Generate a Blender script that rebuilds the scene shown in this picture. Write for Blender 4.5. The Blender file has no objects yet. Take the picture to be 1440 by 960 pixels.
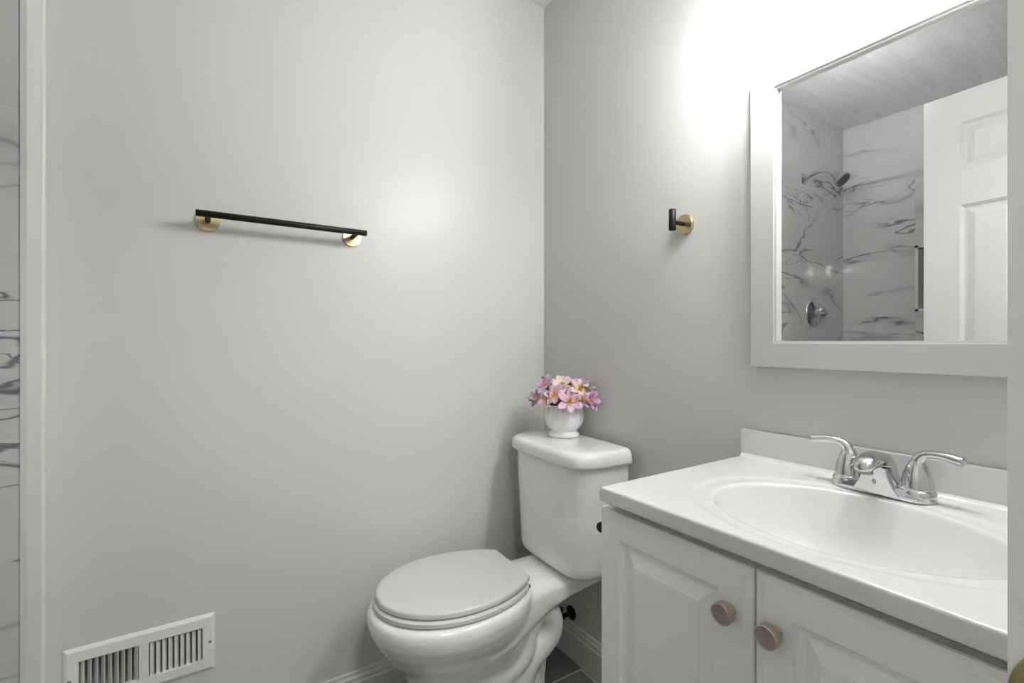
import bpy, bmesh, math, random
from mathutils import Vector, Matrix
from math import sin, cos, pi, radians

SC = bpy.context.scene
COL = SC.collection

# ------------------------------------------------------------------ camera, light, exposure
F_PX = 675.0
YAW = math.atan(440.0 / 675.0)                     # camera looks 33 deg to the right of +Y
cam_d = bpy.data.cameras.new('camera')
cam_d.sensor_fit = 'HORIZONTAL'
cam_d.sensor_width = 36.0
cam_d.lens = F_PX / 1440.0 * 36.0
cam_d.clip_start = 0.01
cam = bpy.data.objects.new('camera', cam_d)
COL.objects.link(cam)
cam.location = (-1.0938, -1.456, 1.10)
cam.rotation_euler = (pi / 2, 0, -YAW)
SC.camera = cam

world = bpy.data.worlds.new('world')
SC.world = world
world.use_nodes = True
world.node_tree.nodes['Background'].inputs[0].default_value = (0.9, 0.92, 1.0, 1)
world.node_tree.nodes['Background'].inputs[1].default_value = 0.05

SC.view_settings.view_transform = 'Standard'
SC.view_settings.look = 'None'
SC.view_settings.gamma = 1.0
SC.view_settings.use_curve_mapping = False
SC.view_settings.exposure = 2.05
SC.cycles.max_bounces = 14
SC.cycles.diffuse_bounces = 8
SC.cycles.glossy_bounces = 6
SC.cycles.transparent_max_bounces = 16
SC.cycles.sample_clamp_indirect = 6.0

BULB = 52.0          # radiance of the three vanity bulbs
HALL_FILL = 18.0          # radiance of the unseen fill lamp added in the hall
FILL = 4.2         # watts of the added fill spot, bounced off the ceiling

fd = bpy.data.lights.new('bounce_fill', 'SPOT')  # unseen spot added to lift the room's ambient light
fd.energy = FILL
fd.spot_size = radians(84)
fd.spot_blend = 1.0
fd.shadow_soft_size = 0.06
fd.color = (1.0, 0.995, 0.985)
fill_spot = bpy.data.objects.new('bounce_fill', fd)
COL.objects.link(fill_spot)
fill_spot.location = (-0.95, -0.50, 1.92)
fill_spot.rotation_euler = (Vector((-1.72, -0.50, 2.361)) - Vector(fill_spot.location)).to_track_quat('-Z', 'Y').to_euler()

# room measures (metres): corner of the towel-bar wall and the mirror wall is the origin
H = 2.361
XL = -2.16           # long shower wall
XT = -1.395           # where the shower tile begins
BUMP = 0.108         # furred-out shower end wall
YF = -1.40           # wall with the doorway
YH = -1.515
DX0, DX1, DH = -1.335, -0.70, 2.05


# ------------------------------------------------------------------ materials
def new_mat(name):
    m = bpy.data.materials.new(name)
    m.use_nodes = True
    nt = m.node_tree
    return m, nt, nt.nodes['Principled BSDF']


def N(nt, typ, **kw):
    n = nt.nodes.new(typ)
    for k, v in kw.items():
        if k in n.inputs:
            n.inputs[k].default_value = v
        else:
            setattr(n, k, v)
    return n


def simple(name, col, rough=0.4, metal=0.0, spec=0.5, noise=0.03, nscale=20.0, bump=0.0, bscale=150.0, coat=0.0, aniso=0.0):
    m, nt, b = new_mat(name)
    b.inputs['Roughness'].default_value = rough
    b.inputs['Metallic'].default_value = metal
    b.inputs['Specular IOR Level'].default_value = spec
    b.inputs['Coat Weight'].default_value = coat
    b.inputs['Coat Roughness'].default_value = 0.05
    b.inputs['Anisotropic'].default_value = aniso
    tc = N(nt, 'ShaderNodeTexCoord')
    nz = N(nt, 'ShaderNodeTexNoise', Scale=nscale, Detail=4.0)
    nt.links.new(tc.outputs['Object'], nz.inputs['Vector'])
    rp = N(nt, 'ShaderNodeValToRGB')
    lo = [max(0, c * (1 - noise)) for c in col]
    hi = [min(1, c * (1 + noise)) for c in col]
    rp.color_ramp.elements[0].color = (*lo, 1)
    rp.color_ramp.elements[1].color = (*hi, 1)
    rp.color_ramp.elements[0].position = 0.3
    rp.color_ramp.elements[1].position = 0.7
    nt.links.new(nz.outputs['Fac'], rp.inputs['Fac'])
    nt.links.new(rp.outputs['Color'], b.inputs['Base Color'])
    if bump > 0:
        n2 = N(nt, 'ShaderNodeTexNoise', Scale=bscale, Detail=3.0)
        nt.links.new(tc.outputs['Object'], n2.inputs['Vector'])
        bp = N(nt, 'ShaderNodeBump', Strength=bump, Distance=0.002)
        nt.links.new(n2.outputs['Fac'], bp.inputs['Height'])
        nt.links.new(bp.outputs['Normal'], b.inputs['Normal'])
    return m


def emitter(name, col, strength):
    m, nt, b = new_mat(name)
    b.inputs['Base Color'].default_value = (0.9, 0.9, 0.9, 1)
    b.inputs['Emission Color'].default_value = (*col, 1)
    b.inputs['Emission Strength'].default_value = strength
    return m


def tile_mat(name, axis, z0, u0):
    """Polished marble-look wall tile, 0.74 x 0.37 m, running along `axis` ('X' or 'Y')."""
    m, nt, b = new_mat(name)
    L = nt.links.new
    tc = N(nt, 'ShaderNodeTexCoord')
    sep = N(nt, 'ShaderNodeSeparateXYZ')
    L(tc.outputs['Object'], sep.inputs[0])
    au = N(nt, 'ShaderNodeMath', operation='ADD')
    L(sep.outputs[axis], au.inputs[0])
    au.inputs[1].default_value = -u0 + 7.4
    av = N(nt, 'ShaderNodeMath', operation='ADD')
    L(sep.outputs['Z'], av.inputs[0])
    av.inputs[1].default_value = -z0 + 3.7
    cmb = N(nt, 'ShaderNodeCombineXYZ')
    L(au.outputs[0], cmb.inputs['X'])
    L(av.outputs[0], cmb.inputs['Y'])
    br = N(nt, 'ShaderNodeTexBrick')
    br.offset = 0.5
    br.inputs['Scale'].default_value = 1.0
    br.inputs['Brick Width'].default_value = 0.74
    br.inputs['Row Height'].default_value = 0.37
    br.inputs['Mortar Size'].default_value = 0.0014
    br.inputs['Mortar Smooth'].default_value = 0.2
    br.inputs['Color1'].default_value = (0, 0, 0, 1)
    br.inputs['Color2'].default_value = (1, 1, 1, 1)
    L(cmb.outputs[0], br.inputs['Vector'])
    # every tile samples its own piece of the stone
    off = N(nt, 'ShaderNodeVectorMath', operation='MULTIPLY')
    L(br.outputs['Color'], off.inputs[0])
    off.inputs[1].default_value = (9.0, 5.0, 7.0)
    pos = N(nt, 'ShaderNodeVectorMath', operation='ADD')
    L(cmb.outputs[0], pos.inputs[0])
    L(off.outputs[0], pos.inputs[1])
    rot = N(nt, 'ShaderNodeMapping')
    rot.inputs['Rotation'].default_value = (0, 0, radians(28))
    rot.inputs['Scale'].default_value = (0.8, 2.3, 1.0)
    L(pos.outputs[0], rot.inputs['Vector'])

    def vein(scale, width, detail, dist, mask_scale, mlo, mhi):
        nz = N(nt, 'ShaderNodeTexNoise', Scale=scale, Detail=detail, Distortion=dist, Roughness=0.48)
        L(rot.outputs[0], nz.inputs['Vector'])
        s = N(nt, 'ShaderNodeMath', operation='SUBTRACT')
        L(nz.outputs['Fac'], s.inputs[0])
        s.inputs[1].default_value = 0.5
        a = N(nt, 'ShaderNodeMath', operation='ABSOLUTE')
        L(s.outputs[0], a.inputs[0])
        mr = N(nt, 'ShaderNodeMapRange')
        mr.interpolation_type = 'SMOOTHSTEP'
        L(a.outputs[0], mr.inputs['Value'])
        mr.inputs['From Min'].default_value = 0.0
        mr.inputs['From Max'].default_value = width
        mr.inputs['To Min'].default_value = 1.0
        mr.inputs['To Max'].default_value = 0.0
        mk = N(nt, 'ShaderNodeTexNoise', Scale=mask_scale, Detail=2.0)
        L(pos.outputs[0], mk.inputs['Vector'])
        m2 = N(nt, 'ShaderNodeMapRange')
        m2.inputs['From Min'].default_value = mlo
        m2.inputs['From Max'].default_value = mhi
        L(mk.outputs['Fac'], m2.inputs['Value'])
        mu = N(nt, 'ShaderNodeMath', operation='MULTIPLY')
        L(mr.outputs[0], mu.inputs[0])
        L(m2.outputs[0], mu.inputs[1])
        return mu
    v1 = vein(1.7, 0.015, 4.0, 0.35, 2.6, 0.42, 0.58)
    v2 = vein(2.9, 0.009, 5.0, 0.5, 2.6, 0.50, 0.64)
    v3 = vein(1.7, 0.050, 4.0, 0.35, 4.0, 0.48, 0.70)
    s1 = N(nt, 'ShaderNodeMath', operation='MULTIPLY')
    L(v3.outputs[0], s1.inputs[0])
    s1.inputs[1].default_value = 0.5
    mx = N(nt, 'ShaderNodeMath', operation='MAXIMUM')
    L(v1.outputs[0], mx.inputs[0])
    L(v2.outputs[0], mx.inputs[1])
    mx2 = N(nt, 'ShaderNodeMath', operation='MAXIMUM')
    L(mx.outputs[0], mx2.inputs[0])
    L(s1.outputs[0], mx2.inputs[1])
    stone = N(nt, 'ShaderNodeMixRGB')
    stone.inputs['Color1'].default_value = (0.56, 0.56, 0.56, 1)
    stone.inputs['Color2'].default_value = (0.17, 0.17, 0.175, 1)
    L(mx2.outputs[0], stone.inputs['Fac'])
    gr = N(nt, 'ShaderNodeMixRGB')
    gr.inputs['Color2'].default_value = (0.50, 0.50, 0.50, 1)
    L(br.outputs['Fac'], gr.inputs['Fac'])
    L(stone.outputs[0], gr.inputs['Color1'])
    L(gr.outputs[0], b.inputs['Base Color'])
    b.inputs['Roughness'].default_value = 0.035
    b.inputs['Specular IOR Level'].default_value = 0.4
    return m


def wall_paint():
    m, nt, b = new_mat('grey_wall_paint')
    L = nt.links.new
    tc = N(nt, 'ShaderNodeTexCoord')
    nz = N(nt, 'ShaderNodeTexNoise', Scale=1.6, Detail=3.0)
    L(tc.outputs['Object'], nz.inputs['Vector'])
    rp = N(nt, 'ShaderNodeValToRGB')
    rp.color_ramp.elements[0].color = (0.590, 0.592, 0.574, 1)
    rp.color_ramp.elements[1].color = (0.610, 0.612, 0.596, 1)
    L(nz.outputs['Fac'], rp.inputs['Fac'])
    L(rp.outputs['Color'], b.inputs['Base Color'])
    b.inputs['Roughness'].default_value = 0.36
    b.inputs['Specular IOR Level'].default_value = 0.30
    n2 = N(nt, 'ShaderNodeTexNoise', Scale=90.0, Detail=3.0)
    L(tc.outputs['Object'], n2.inputs['Vector'])
    bp = N(nt, 'ShaderNodeBump', Strength=0.06, Distance=0.002)
    L(n2.outputs['Fac'], bp.inputs['Height'])
    L(bp.outputs['Normal'], b.inputs['Normal'])
    return m


def ceiling_paint():
    m, nt, b = new_mat('ceiling_paint')
    L = nt.links.new
    tc = N(nt, 'ShaderNodeTexCoord')
    mp = N(nt, 'ShaderNodeMapping')
    mp.inputs['Rotation'].default_value = (0, 0, radians(35))
    mp.inputs['Scale'].default_value = (1.2, 9.0, 1.0)
    L(tc.outputs['Object'], mp.inputs['Vector'])
    nz = N(nt, 'ShaderNodeTexNoise', Scale=2.2, Detail=6.0, Roughness=0.65, Distortion=0.8)
    L(mp.outputs[0], nz.inputs['Vector'])
    rp = N(nt, 'ShaderNodeValToRGB')
    rp.color_ramp.elements[0].color = (0.62, 0.625, 0.63, 1)
    rp.color_ramp.elements[0].position = 0.35
    rp.color_ramp.elements[1].color = (0.76, 0.765, 0.77, 1)
    rp.color_ramp.elements[1].position = 0.75
    L(nz.outputs['Fac'], rp.inputs['Fac'])
    L(rp.outputs['Color'], b.inputs['Base Color'])
    b.inputs['Roughness'].default_value = 0.45
    bp = N(nt, 'ShaderNodeBump', Strength=0.25, Distance=0.003)
    L(nz.outputs['Fac'], bp.inputs['Height'])
    L(bp.outputs['Normal'], b.inputs['Normal'])
    return m


def floor_tile():
    m, nt, b = new_mat('grey_floor_tile')
    L = nt.links.new
    tc = N(nt, 'ShaderNodeTexCoord')
    mp = N(nt, 'ShaderNodeMapping')
    mp.inputs['Location'].default_value = (6.1 + 0.02, 3.05 + 0.232, 0)
    L(tc.outputs['Object'], mp.inputs['Vector'])
    br = N(nt, 'ShaderNodeTexBrick')
    br.offset = 0.5
    br.inputs['Scale'].default_value = 1.0
    br.inputs['Brick Width'].default_value = 0.61
    br.inputs['Row Height'].default_value = 0.305
    br.inputs['Mortar Size'].default_value = 0.003
    br.inputs['Color1'].default_value = (0.15, 0.15, 0.142, 1)
    br.inputs['Color2'].default_value = (0.19, 0.19, 0.18, 1)
    br.inputs['Mortar'].default_value = (0.5, 0.5, 0.47, 1)
    L(mp.outputs[0], br.inputs['Vector'])
    nz = N(nt, 'ShaderNodeTexNoise', Scale=7.0, Detail=6.0)
    L(tc.outputs['Object'], nz.inputs['Vector'])
    mr = N(nt, 'ShaderNodeMapRange')
    mr.inputs['To Min'].default_value = 0.75
    mr.inputs['To Max'].default_value = 1.25
    L(nz.outputs['Fac'], mr.inputs['Value'])
    mu = N(nt, 'ShaderNodeVectorMath', operation='SCALE')
    L(br.outputs['Color'], mu.inputs[0])
    L(mr.outputs[0], mu.inputs['Scale'])
    L(mu.outputs[0], b.inputs['Base Color'])
    b.inputs['Roughness'].default_value = 0.35
    return m


def mosaic():
    m, nt, b = new_mat('niche_mosaic')
    L = nt.links.new
    tc = N(nt, 'ShaderNodeTexCoord')
    sep = N(nt, 'ShaderNodeSeparateXYZ')
    L(tc.outputs['Object'], sep.inputs[0])
    cmb = N(nt, 'ShaderNodeCombineXYZ')
    L(sep.outputs['Y'], cmb.inputs['X'])
    L(sep.outputs['Z'], cmb.inputs['Y'])
    br = N(nt, 'ShaderNodeTexBrick')
    br.inputs['Scale'].default_value = 1.0
    br.inputs['Brick Width'].default_value = 0.05
    br.inputs['Row Height'].default_value = 0.025
    br.inputs['Mortar Size'].default_value = 0.0012
    br.inputs['Color1'].default_value = (0.26, 0.27, 0.26, 1)
    br.inputs['Color2'].default_value = (0.34, 0.34, 0.33, 1)
    br.inputs['Mortar'].default_value = (0.45, 0.45, 0.43, 1)
    L(cmb.outputs[0], br.inputs['Vector'])
    L(br.outputs['Color'], b.inputs['Base Color'])
    b.inputs['Roughness'].default_value = 0.3
    return m


def glass_mat():
    """thin clear glass: passes light straight through, reflects more at grazing angles"""
    m = bpy.data.materials.new('clear_glass')
    m.use_nodes = True
    nt = m.node_tree
    nt.nodes.remove(nt.nodes['Principled BSDF'])
    out = nt.nodes['Material Output']
    tr = N(nt, 'ShaderNodeBsdfTransparent')
    tr.inputs['Color'].default_value = (0.97, 0.97, 0.97, 1)
    gl = N(nt, 'ShaderNodeBsdfGlossy')
    gl.inputs['Roughness'].default_value = 0.02
    lw = N(nt, 'ShaderNodeLayerWeight')
    lw.inputs['Blend'].default_value = 0.5
    pw = N(nt, 'ShaderNodeMath', operation='POWER')
    nt.links.new(lw.outputs['Facing'], pw.inputs[0])
    pw.inputs[1].default_value = 4.0
    fr = N(nt, 'ShaderNodeMath', operation='MULTIPLY_ADD')
    nt.links.new(pw.outputs[0], fr.inputs[0])
    fr.inputs[1].default_value = 0.75
    fr.inputs[2].default_value = 0.04
    mx = N(nt, 'ShaderNodeMixShader')
    nt.links.new(fr.outputs[0], mx.inputs['Fac'])
    nt.links.new(tr.outputs[0], mx.inputs[1])
    nt.links.new(gl.outputs[0], mx.inputs[2])
    nt.links.new(mx.outputs[0], out.inputs['Surface'])
    return m


def petal_mat(name, inner, mid, outer):
    """petal colour runs from the throat (local origin) to the tip"""
    m, nt, b = new_mat(name)
    L = nt.links.new
    tc = N(nt, 'ShaderNodeTexCoord')
    ln = N(nt, 'ShaderNodeVectorMath', operation='LENGTH')
    L(tc.outputs['Object'], ln.inputs[0])
    nz = N(nt, 'ShaderNodeTexNoise', Scale=160.0, Detail=2.0)
    L(tc.outputs['Object'], nz.inputs['Vector'])
    ad = N(nt, 'ShaderNodeMath', operation='MULTIPLY_ADD')
    L(nz.outputs['Fac'], ad.inputs[0])
    ad.inputs[1].default_value = 0.010
    L(ln.outputs['Value'], ad.inputs[2])
    mr = N(nt, 'ShaderNodeMapRange')
    mr.inputs['From Min'].default_value = 0.004
    mr.inputs['From Max'].default_value = 0.044
    L(ad.outputs[0], mr.inputs['Value'])
    rp = N(nt, 'ShaderNodeValToRGB')
    e = rp.color_ramp.elements
    e[0].color = (*inner, 1)
    e[0].position = 0.12
    e[1].color = (*outer, 1)
    e[1].position = 0.95
    k = e.new(0.5)
    k.color = (*mid, 1)
    L(mr.outputs[0], rp.inputs['Fac'])
    L(rp.outputs['Color'], b.inputs['Base Color'])
    b.inputs['Roughness'].default_value = 0.6
    return m


M = {}
M['wall'] = wall_paint()
M['ceiling'] = ceiling_paint()
M['floor'] = floor_tile()
M['tile_x'] = tile_mat('marble_tile_end_wall', 'X', 1.20, -1.06)
M['tile_y'] = tile_mat('marble_tile_long_wall', 'Y', 1.24, -0.455)
M['mosaic'] = mosaic()
M['trim'] = simple('white_trim_paint', (0.66, 0.66, 0.655), 0.35, noise=0.02)
M['door'] = simple('white_door_paint', (0.52, 0.52, 0.517), 0.4, noise=0.01)
M['cabinet'] = simple('white_cabinet_paint', (0.88, 0.88, 0.87), 0.38, noise=0.015)
M['cabinet_inside'] = simple('cabinet_core_board', (0.30, 0.29, 0.27), 0.7)
M['marble_top'] = simple('white_cultured_marble', (0.68, 0.68, 0.68), 0.16, noise=0.01, coat=0.3)
M['porcelain'] = simple('white_porcelain', (0.85, 0.85, 0.845), 0.12, noise=0.01, coat=0.5)
M['seat'] = simple('white_seat_plastic', (0.62, 0.62, 0.62), 0.22, noise=0.01)
M['ceramic_pot'] = simple('white_glazed_pot', (0.82, 0.82, 0.82), 0.2, noise=0.02)
M['chrome'] = simple('chrome', (0.66, 0.665, 0.67), 0.05, metal=1.0, noise=0.01)
M['black'] = simple('matte_black_metal', (0.009, 0.009, 0.010), 0.45, spec=0.3, noise=0.2)
M['brass'] = simple('brushed_brass', (0.62, 0.50, 0.29), 0.30, metal=1.0, noise=0.06, nscale=60, aniso=0.6)
M['bronze'] = simple('brushed_bronze', (0.57, 0.495, 0.425), 0.42, metal=1.0, noise=0.08, nscale=80)
M['old_brass'] = simple('aged_brass', (0.30, 0.27, 0.12), 0.42, metal=0.75, noise=0.25, nscale=35)
M['vent'] = simple('white_vent_enamel', (0.76, 0.76, 0.755), 0.4, noise=0.02)
M['duct'] = simple('duct_metal', (0.34, 0.34, 0.335), 0.6)
M['screw'] = simple('steel_screw', (0.35, 0.35, 0.34), 0.35, metal=0.9)
M['slot_shade'] = simple('painted_slot_shade', (0.02, 0.02, 0.02), 0.8)
M['rubber'] = simple('grey_rubber', (0.10, 0.10, 0.10), 0.6)
M['mirror'] = simple('mirror_silver', (0.96, 0.965, 0.965), 0.0, metal=1.0, noise=0.0)
M['frame'] = simple('white_frame_lacquer', (0.52, 0.52, 0.52), 0.3, noise=0.01)
M['glass'] = glass_mat()
M['bulb'] = emitter('lit_bulb', (1.0, 0.985, 0.965), BULB)
M['hall_fill'] = emitter('hall_fill_glow', (1.0, 0.98, 0.95), HALL_FILL)
M['stem'] = simple('dark_green_stem', (0.05, 0.075, 0.04), 0.6)
M['leaf'] = simple('grey_green_leaf', (0.24, 0.27, 0.23), 0.6, noise=0.2, nscale=80)
M['stamen'] = simple('golden_stamen', (0.72, 0.45, 0.08), 0.6, noise=0.2, nscale=200)
M['moss'] = simple('dark_foliage_filler', (0.055, 0.045, 0.04), 0.9, noise=0.5, nscale=90)
M['petal_cream'] = petal_mat('cream_petal', (0.70, 0.58, 0.20), (0.80, 0.68, 0.50), (0.78, 0.58, 0.66))
M['petal_pink'] = petal_mat('pink_petal', (0.62, 0.40, 0.14), (0.72, 0.46, 0.52), (0.70, 0.50, 0.68))
M['petal_lilac'] = petal_mat('lilac_petal', (0.55, 0.38, 0.36), (0.52, 0.27, 0.52), (0.66, 0.50, 0.70))
M['petal_mauve'] = petal_mat('mauve_petal', (0.38, 0.24, 0.28), (0.42, 0.26, 0.38), (0.50, 0.38, 0.50))


# ------------------------------------------------------------------ mesh helpers
class MB:
    def __init__(self):
        self.bm = bmesh.new()

    def box(self, x0, x1, y0, y1, z0, z1):
        vs = [self.bm.verts.new((x, y, z)) for x in (x0, x1) for y in (y0, y1) for z in (z0, z1)]
        for f in ((0, 1, 3, 2), (4, 6, 7, 5), (0, 4, 5, 1), (2, 3, 7, 6), (0, 2, 6, 4), (1, 5, 7, 3)):
            self.bm.faces.new([vs[i] for i in f])
        return self

    def loft(self, rings, cap0=True, cap1=True, closed=True):
        rows = [[self.bm.verts.new(p) for p in r] for r in rings]
        n = len(rows[0])
        for a, b in zip(rows, rows[1:]):
            for i in range(n if closed else n - 1):
                j = (i + 1) % n
                self.bm.faces.new((a[i], a[j], b[j], b[i]))
        if cap0:
            self.bm.faces.new(list(reversed(rows[0])))
        if cap1:
            self.bm.faces.new(rows[-1])
        return self

    def lathe(self, prof, origin=(0, 0, 0), axis=(0, 0, 1), seg=40, flute=None, caps=True):
        """prof: list of (radius, height along axis)"""
        ax = Vector(axis).normalized()
        u = ax.orthogonal().normalized()
        v = ax.cross(u)
        o = Vector(origin)
        rows = []
        for k, (r, h) in enumerate(prof):
            if r < 1e-6:
                rows.append([self.bm.verts.new(o + ax * h)])
            else:
                row = []
                for i in range(seg):
                    a = 2 * pi * i / seg
                    rr = r * (flute(a, k) if flute else 1.0)
                    row.append(self.bm.verts.new(o + ax * h + (u * cos(a) + v * sin(a)) * rr))
                rows.append(row)
        for a, b in zip(rows, rows[1:]):
            for i in range(seg):
                j = (i + 1) % seg
                if len(a) == 1 and len(b) == 1:
                    continue
                if len(a) == 1:
                    self.bm.faces.new((a[0], b[j], b[i]))
                elif len(b) == 1:
                    self.bm.faces.new((a[i], a[j], b[0]))
                else:
                    self.bm.faces.new((a[i], a[j], b[j], b[i]))
        for row, rev in ((rows[0], True), (rows[-1], False)) if caps else ():
            if len(row) > 1:
                self.bm.faces.new(list(reversed(row)) if rev else row)
        return self

    def tube(self, pts, radii, seg=16, flat=None):
        """sweep; radii a number or one per point; flat = (vector, factor) squashes the section along a vector"""
        pts = [Vector(p) for p in pts]
        if not isinstance(radii, (list, tuple)):
            radii = [radii] * len(pts)
        t0 = (pts[1] - pts[0]).normalized()
        nrm = t0.orthogonal().normalized()
        rings = []
        for i, p in enumerate(pts):
            if i == 0:
                t = t0
            elif i == len(pts) - 1:
                t = (pts[-1] - pts[-2]).normalized()
            else:
                t = ((pts[i + 1] - p).normalized() + (p - pts[i - 1]).normalized()).normalized()
            nrm = (nrm - t * nrm.dot(t)).normalized()
            bn = t.cross(nrm)
            ring = []
            for k in range(seg):
                a = 2 * pi * k / seg
                d = (nrm * cos(a) + bn * sin(a)) * radii[i]
                if flat:
                    fv = Vector(flat[0]).normalized()
                    d = d - fv * d.dot(fv) * (1 - flat[1])
                ring.append(p + d)
            rings.append(ring)
        return self.loft(rings)

    def bev(self, w, seg=2, ang=30):
        es = [e for e in self.bm.edges if len(e.link_faces) == 2 and e.calc_face_angle(0) > radians(ang)]
        bmesh.ops.bevel(self.bm, geom=es, offset=w, segments=seg, profile=0.5, affect='EDGES', clamp_overlap=True)
        return self

    def build(self, name, mat, parent=None, smooth=35):
        bmesh.ops.recalc_face_normals(self.bm, faces=self.bm.faces)
        me = bpy.data.meshes.new(name)
        self.bm.to_mesh(me)
        self.bm.free()
        if smooth:
            for p in me.polygons:
                p.use_smooth = True
            me.set_sharp_from_angle(angle=radians(smooth))
        me.materials.append(M[mat])
        o = bpy.data.objects.new(name, me)
        COL.objects.link(o)
        if parent:
            o.parent = parent
        return o


def smooth_path(pts, n=6):
    """Catmull-Rom through the points"""
    P = [Vector(p) for p in pts]
    out = []
    for i in range(len(P) - 1):
        p0 = P[max(i - 1, 0)]
        p1, p2 = P[i], P[i + 1]
        p3 = P[min(i + 2, len(P) - 1)]
        for k in range(n):
            t = k / n
            out.append(0.5 * ((2 * p1) + (p2 - p0) * t + (2 * p0 - 5 * p1 + 4 * p2 - p3) * t * t + (3 * p1 - p0 - 3 * p2 + p3) * t ** 3))
    out.append(P[-1])
    return out


def tag(o, label, cat, group=None):
    o['label'] = label
    o['category'] = cat
    if group:
        o['group'] = group
    return o


def thing(name, label, cat, loc=(0, 0, 0), rz=0.0, group=None):
    o = bpy.data.objects.new(name, None)
    o.empty_display_size = 0.05
    COL.objects.link(o)
    o.location = loc
    o.rotation_euler = (0, 0, rz)
    return tag(o, label, cat, group)


def struct(o):
    o['kind'] = 'structure'
    return o


def dup(src, parent=None, loc=None):
    c = src.copy()
    COL.objects.link(c)
    if parent:
        c.parent = parent
    if loc is not None:
        c.location = loc
    for ch in list(src.children):
        dup(ch, c)
    return c


def panel_face(mb, to3d, rect, panels, profile, edge=None):
    """flat face with routed panels. to3d(u, v, depth) -> point; rect and panels are (u0, u1, v0, v1);
    profile lists (inset, depth); edge lists (inset, depth) of the outer border from outside in."""
    bm = mb.bm

    def ring(r, ins, d):
        u0, u1, v0, v1 = r
        return [bm.verts.new(to3d(u, v, d)) for u, v in
                ((u0 + ins, v0 + ins), (u1 - ins, v0 + ins), (u1 - ins, v1 - ins), (u0 + ins, v1 - ins))]

    def join(a, b):
        for i in range(4):
            j = (i + 1) % 4
            bm.faces.new((a[i], a[j], b[j], b[i]))
    inner = rect
    outer_ring = None
    if edge:
        prev = None
        for ins, d in edge:
            cur = ring(rect, ins, d)
            if prev:
                join(prev, cur)
            else:
                outer_ring = cur
            prev = cur
        ins = edge[-1][0]
        inner = (rect[0] + ins, rect[1] - ins, rect[2] + ins, rect[3] - ins)
    us = sorted({inner[0], inner[1], *[p[0] for p in panels], *[p[1] for p in panels]})
    vs = sorted({inner[2], inner[3], *[p[2] for p in panels], *[p[3] for p in panels]})
    for a, b in zip(us, us[1:]):
        for c, d in zip(vs, vs[1:]):
            mu, mv = (a + b) / 2, (c + d) / 2
            if any(p[0] < mu < p[1] and p[2] < mv < p[3] for p in panels):
                continue
            bm.faces.new([bm.verts.new(to3d(u, v, 0)) for u, v in ((a, c), (b, c), (b, d), (a, d))])
    for p in panels:
        prev = ring(p, 0, 0)
        for ins, d in profile:
            cur = ring(p, ins, d)
            join(prev, cur)
            prev = cur
        bm.faces.new(prev)
    return outer_ring


def superellipse(cx, cy, a, b, n, z, seg=48):
    pts = []
    for i in range(seg):
        t = 2 * pi * i / seg
        c, s = cos(t), sin(t)
        pts.append((cx + a * math.copysign(abs(c) ** (2 / n), c), cy + b * math.copysign(abs(s) ** (2 / n), s), z))
    return pts


# ------------------------------------------------------------------ the room
T = 0.10
fl = MB().box(XL - T, 0.5, YH - 1.7, T, -0.05, 0.0)
struct(fl.build('floor', 'floor', smooth=0))
struct(MB().box(XL - T, 0.5, YH - 1.7, T, H, H + 0.05).build('ceiling', 'ceiling', smooth=0))

# towel-bar wall with the opening for the air vent
VX0, VX1, VZ0, VZ1 = -1.33, -1.08, 0.282, 0.381
w = MB()
w.box(XT, T, 0, T, VZ1, H).box(XT, T, 0, T, 0, VZ0).box(XT, VX0, 0, T, VZ0, VZ1).box(VX1, T, 0, T, VZ0, VZ1)
struct(w.build('wall_back', 'wall', smooth=0))
struct(MB().box(0, T, YH, 0, 0, H).build('wall_right', 'wall', smooth=0))
struct(MB().box(XL - T, XT, -BUMP, T, 0, H).build('wall_shower_end', 'tile_x', smooth=0))
# long shower wall with its niche
NY0, NY1, NZ0, NZ1 = -0.83, -0.455, 1.262, 1.615
w = MB()
w.box(XL - T, XL, YH, -BUMP, NZ1, H).box(XL - T, XL, YH, -BUMP, 0, NZ0)
w.box(XL - T, XL, YH, NY0, NZ0, NZ1).box(XL - T, XL, NY1, -BUMP, NZ0, NZ1)
wl = struct(w.build('wall_left', 'tile_y', smooth=0))
n = MB().box(XL - T - 0.01, XL - T + 0.012, NY0 - 0.01, NY1 + 0.01, NZ0 - 0.01, NZ1 + 0.01)
n.build('niche_back', 'mosaic', wl, smooth=0)
n = MB()
e = 0.013
n.box(XL - 0.085, XL + 0.003, NY0, NY0 + e, NZ0, NZ1).box(XL - 0.085, XL + 0.003, NY1 - e, NY1, NZ0, NZ1)
n.box(XL - 0.085, XL + 0.003, NY0, NY1, NZ0, NZ0 + e).box(XL - 0.085, XL + 0.003, NY0, NY1, NZ1 - e, NZ1)
n.build('niche_trim', 'trim', wl, smooth=0)
# doorway wall
w = MB()
w.box(XL, DX0, YH, YF, 0, H).box(DX1, 0.0, YH, YF, 0, H).box(DX0, DX1, YH, YF, DH, H)
struct(w.build('wall_front', 'wall', smooth=0))
# hallway beyond the doorway
struct(MB().box(XL - T, 0.5, YH - 1.8, YH - 1.7, 0, H).build('wall_hall_far', 'wall', smooth=0))
struct(MB().box(XL - T - 0.1, XL - T, YH - 1.8, YH, 0, H).build('wall_hall_left', 'wall', smooth=0))
struct(MB().box(0.5, 0.6, YH - 1.8, YH, 0, H).build('wall_hall_right', 'wall', smooth=0))
struct(MB().box(T, 0.5, YH, YH + 0.05, 0, H).build('wall_hall_near', 'wall', smooth=0))

# white board on the side of the furred-out shower wall, with its caulk bead
t = MB().box(XT, XT + 0.010, -BUMP - 0.002, 0, 0, H)
t.bev(0.002)
t.tube([(XT + 0.011, -0.002, 0.0), (XT + 0.011, -0.002, H)], 0.006, seg=12)
struct(t.build('trim_1', 'trim'))

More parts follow.
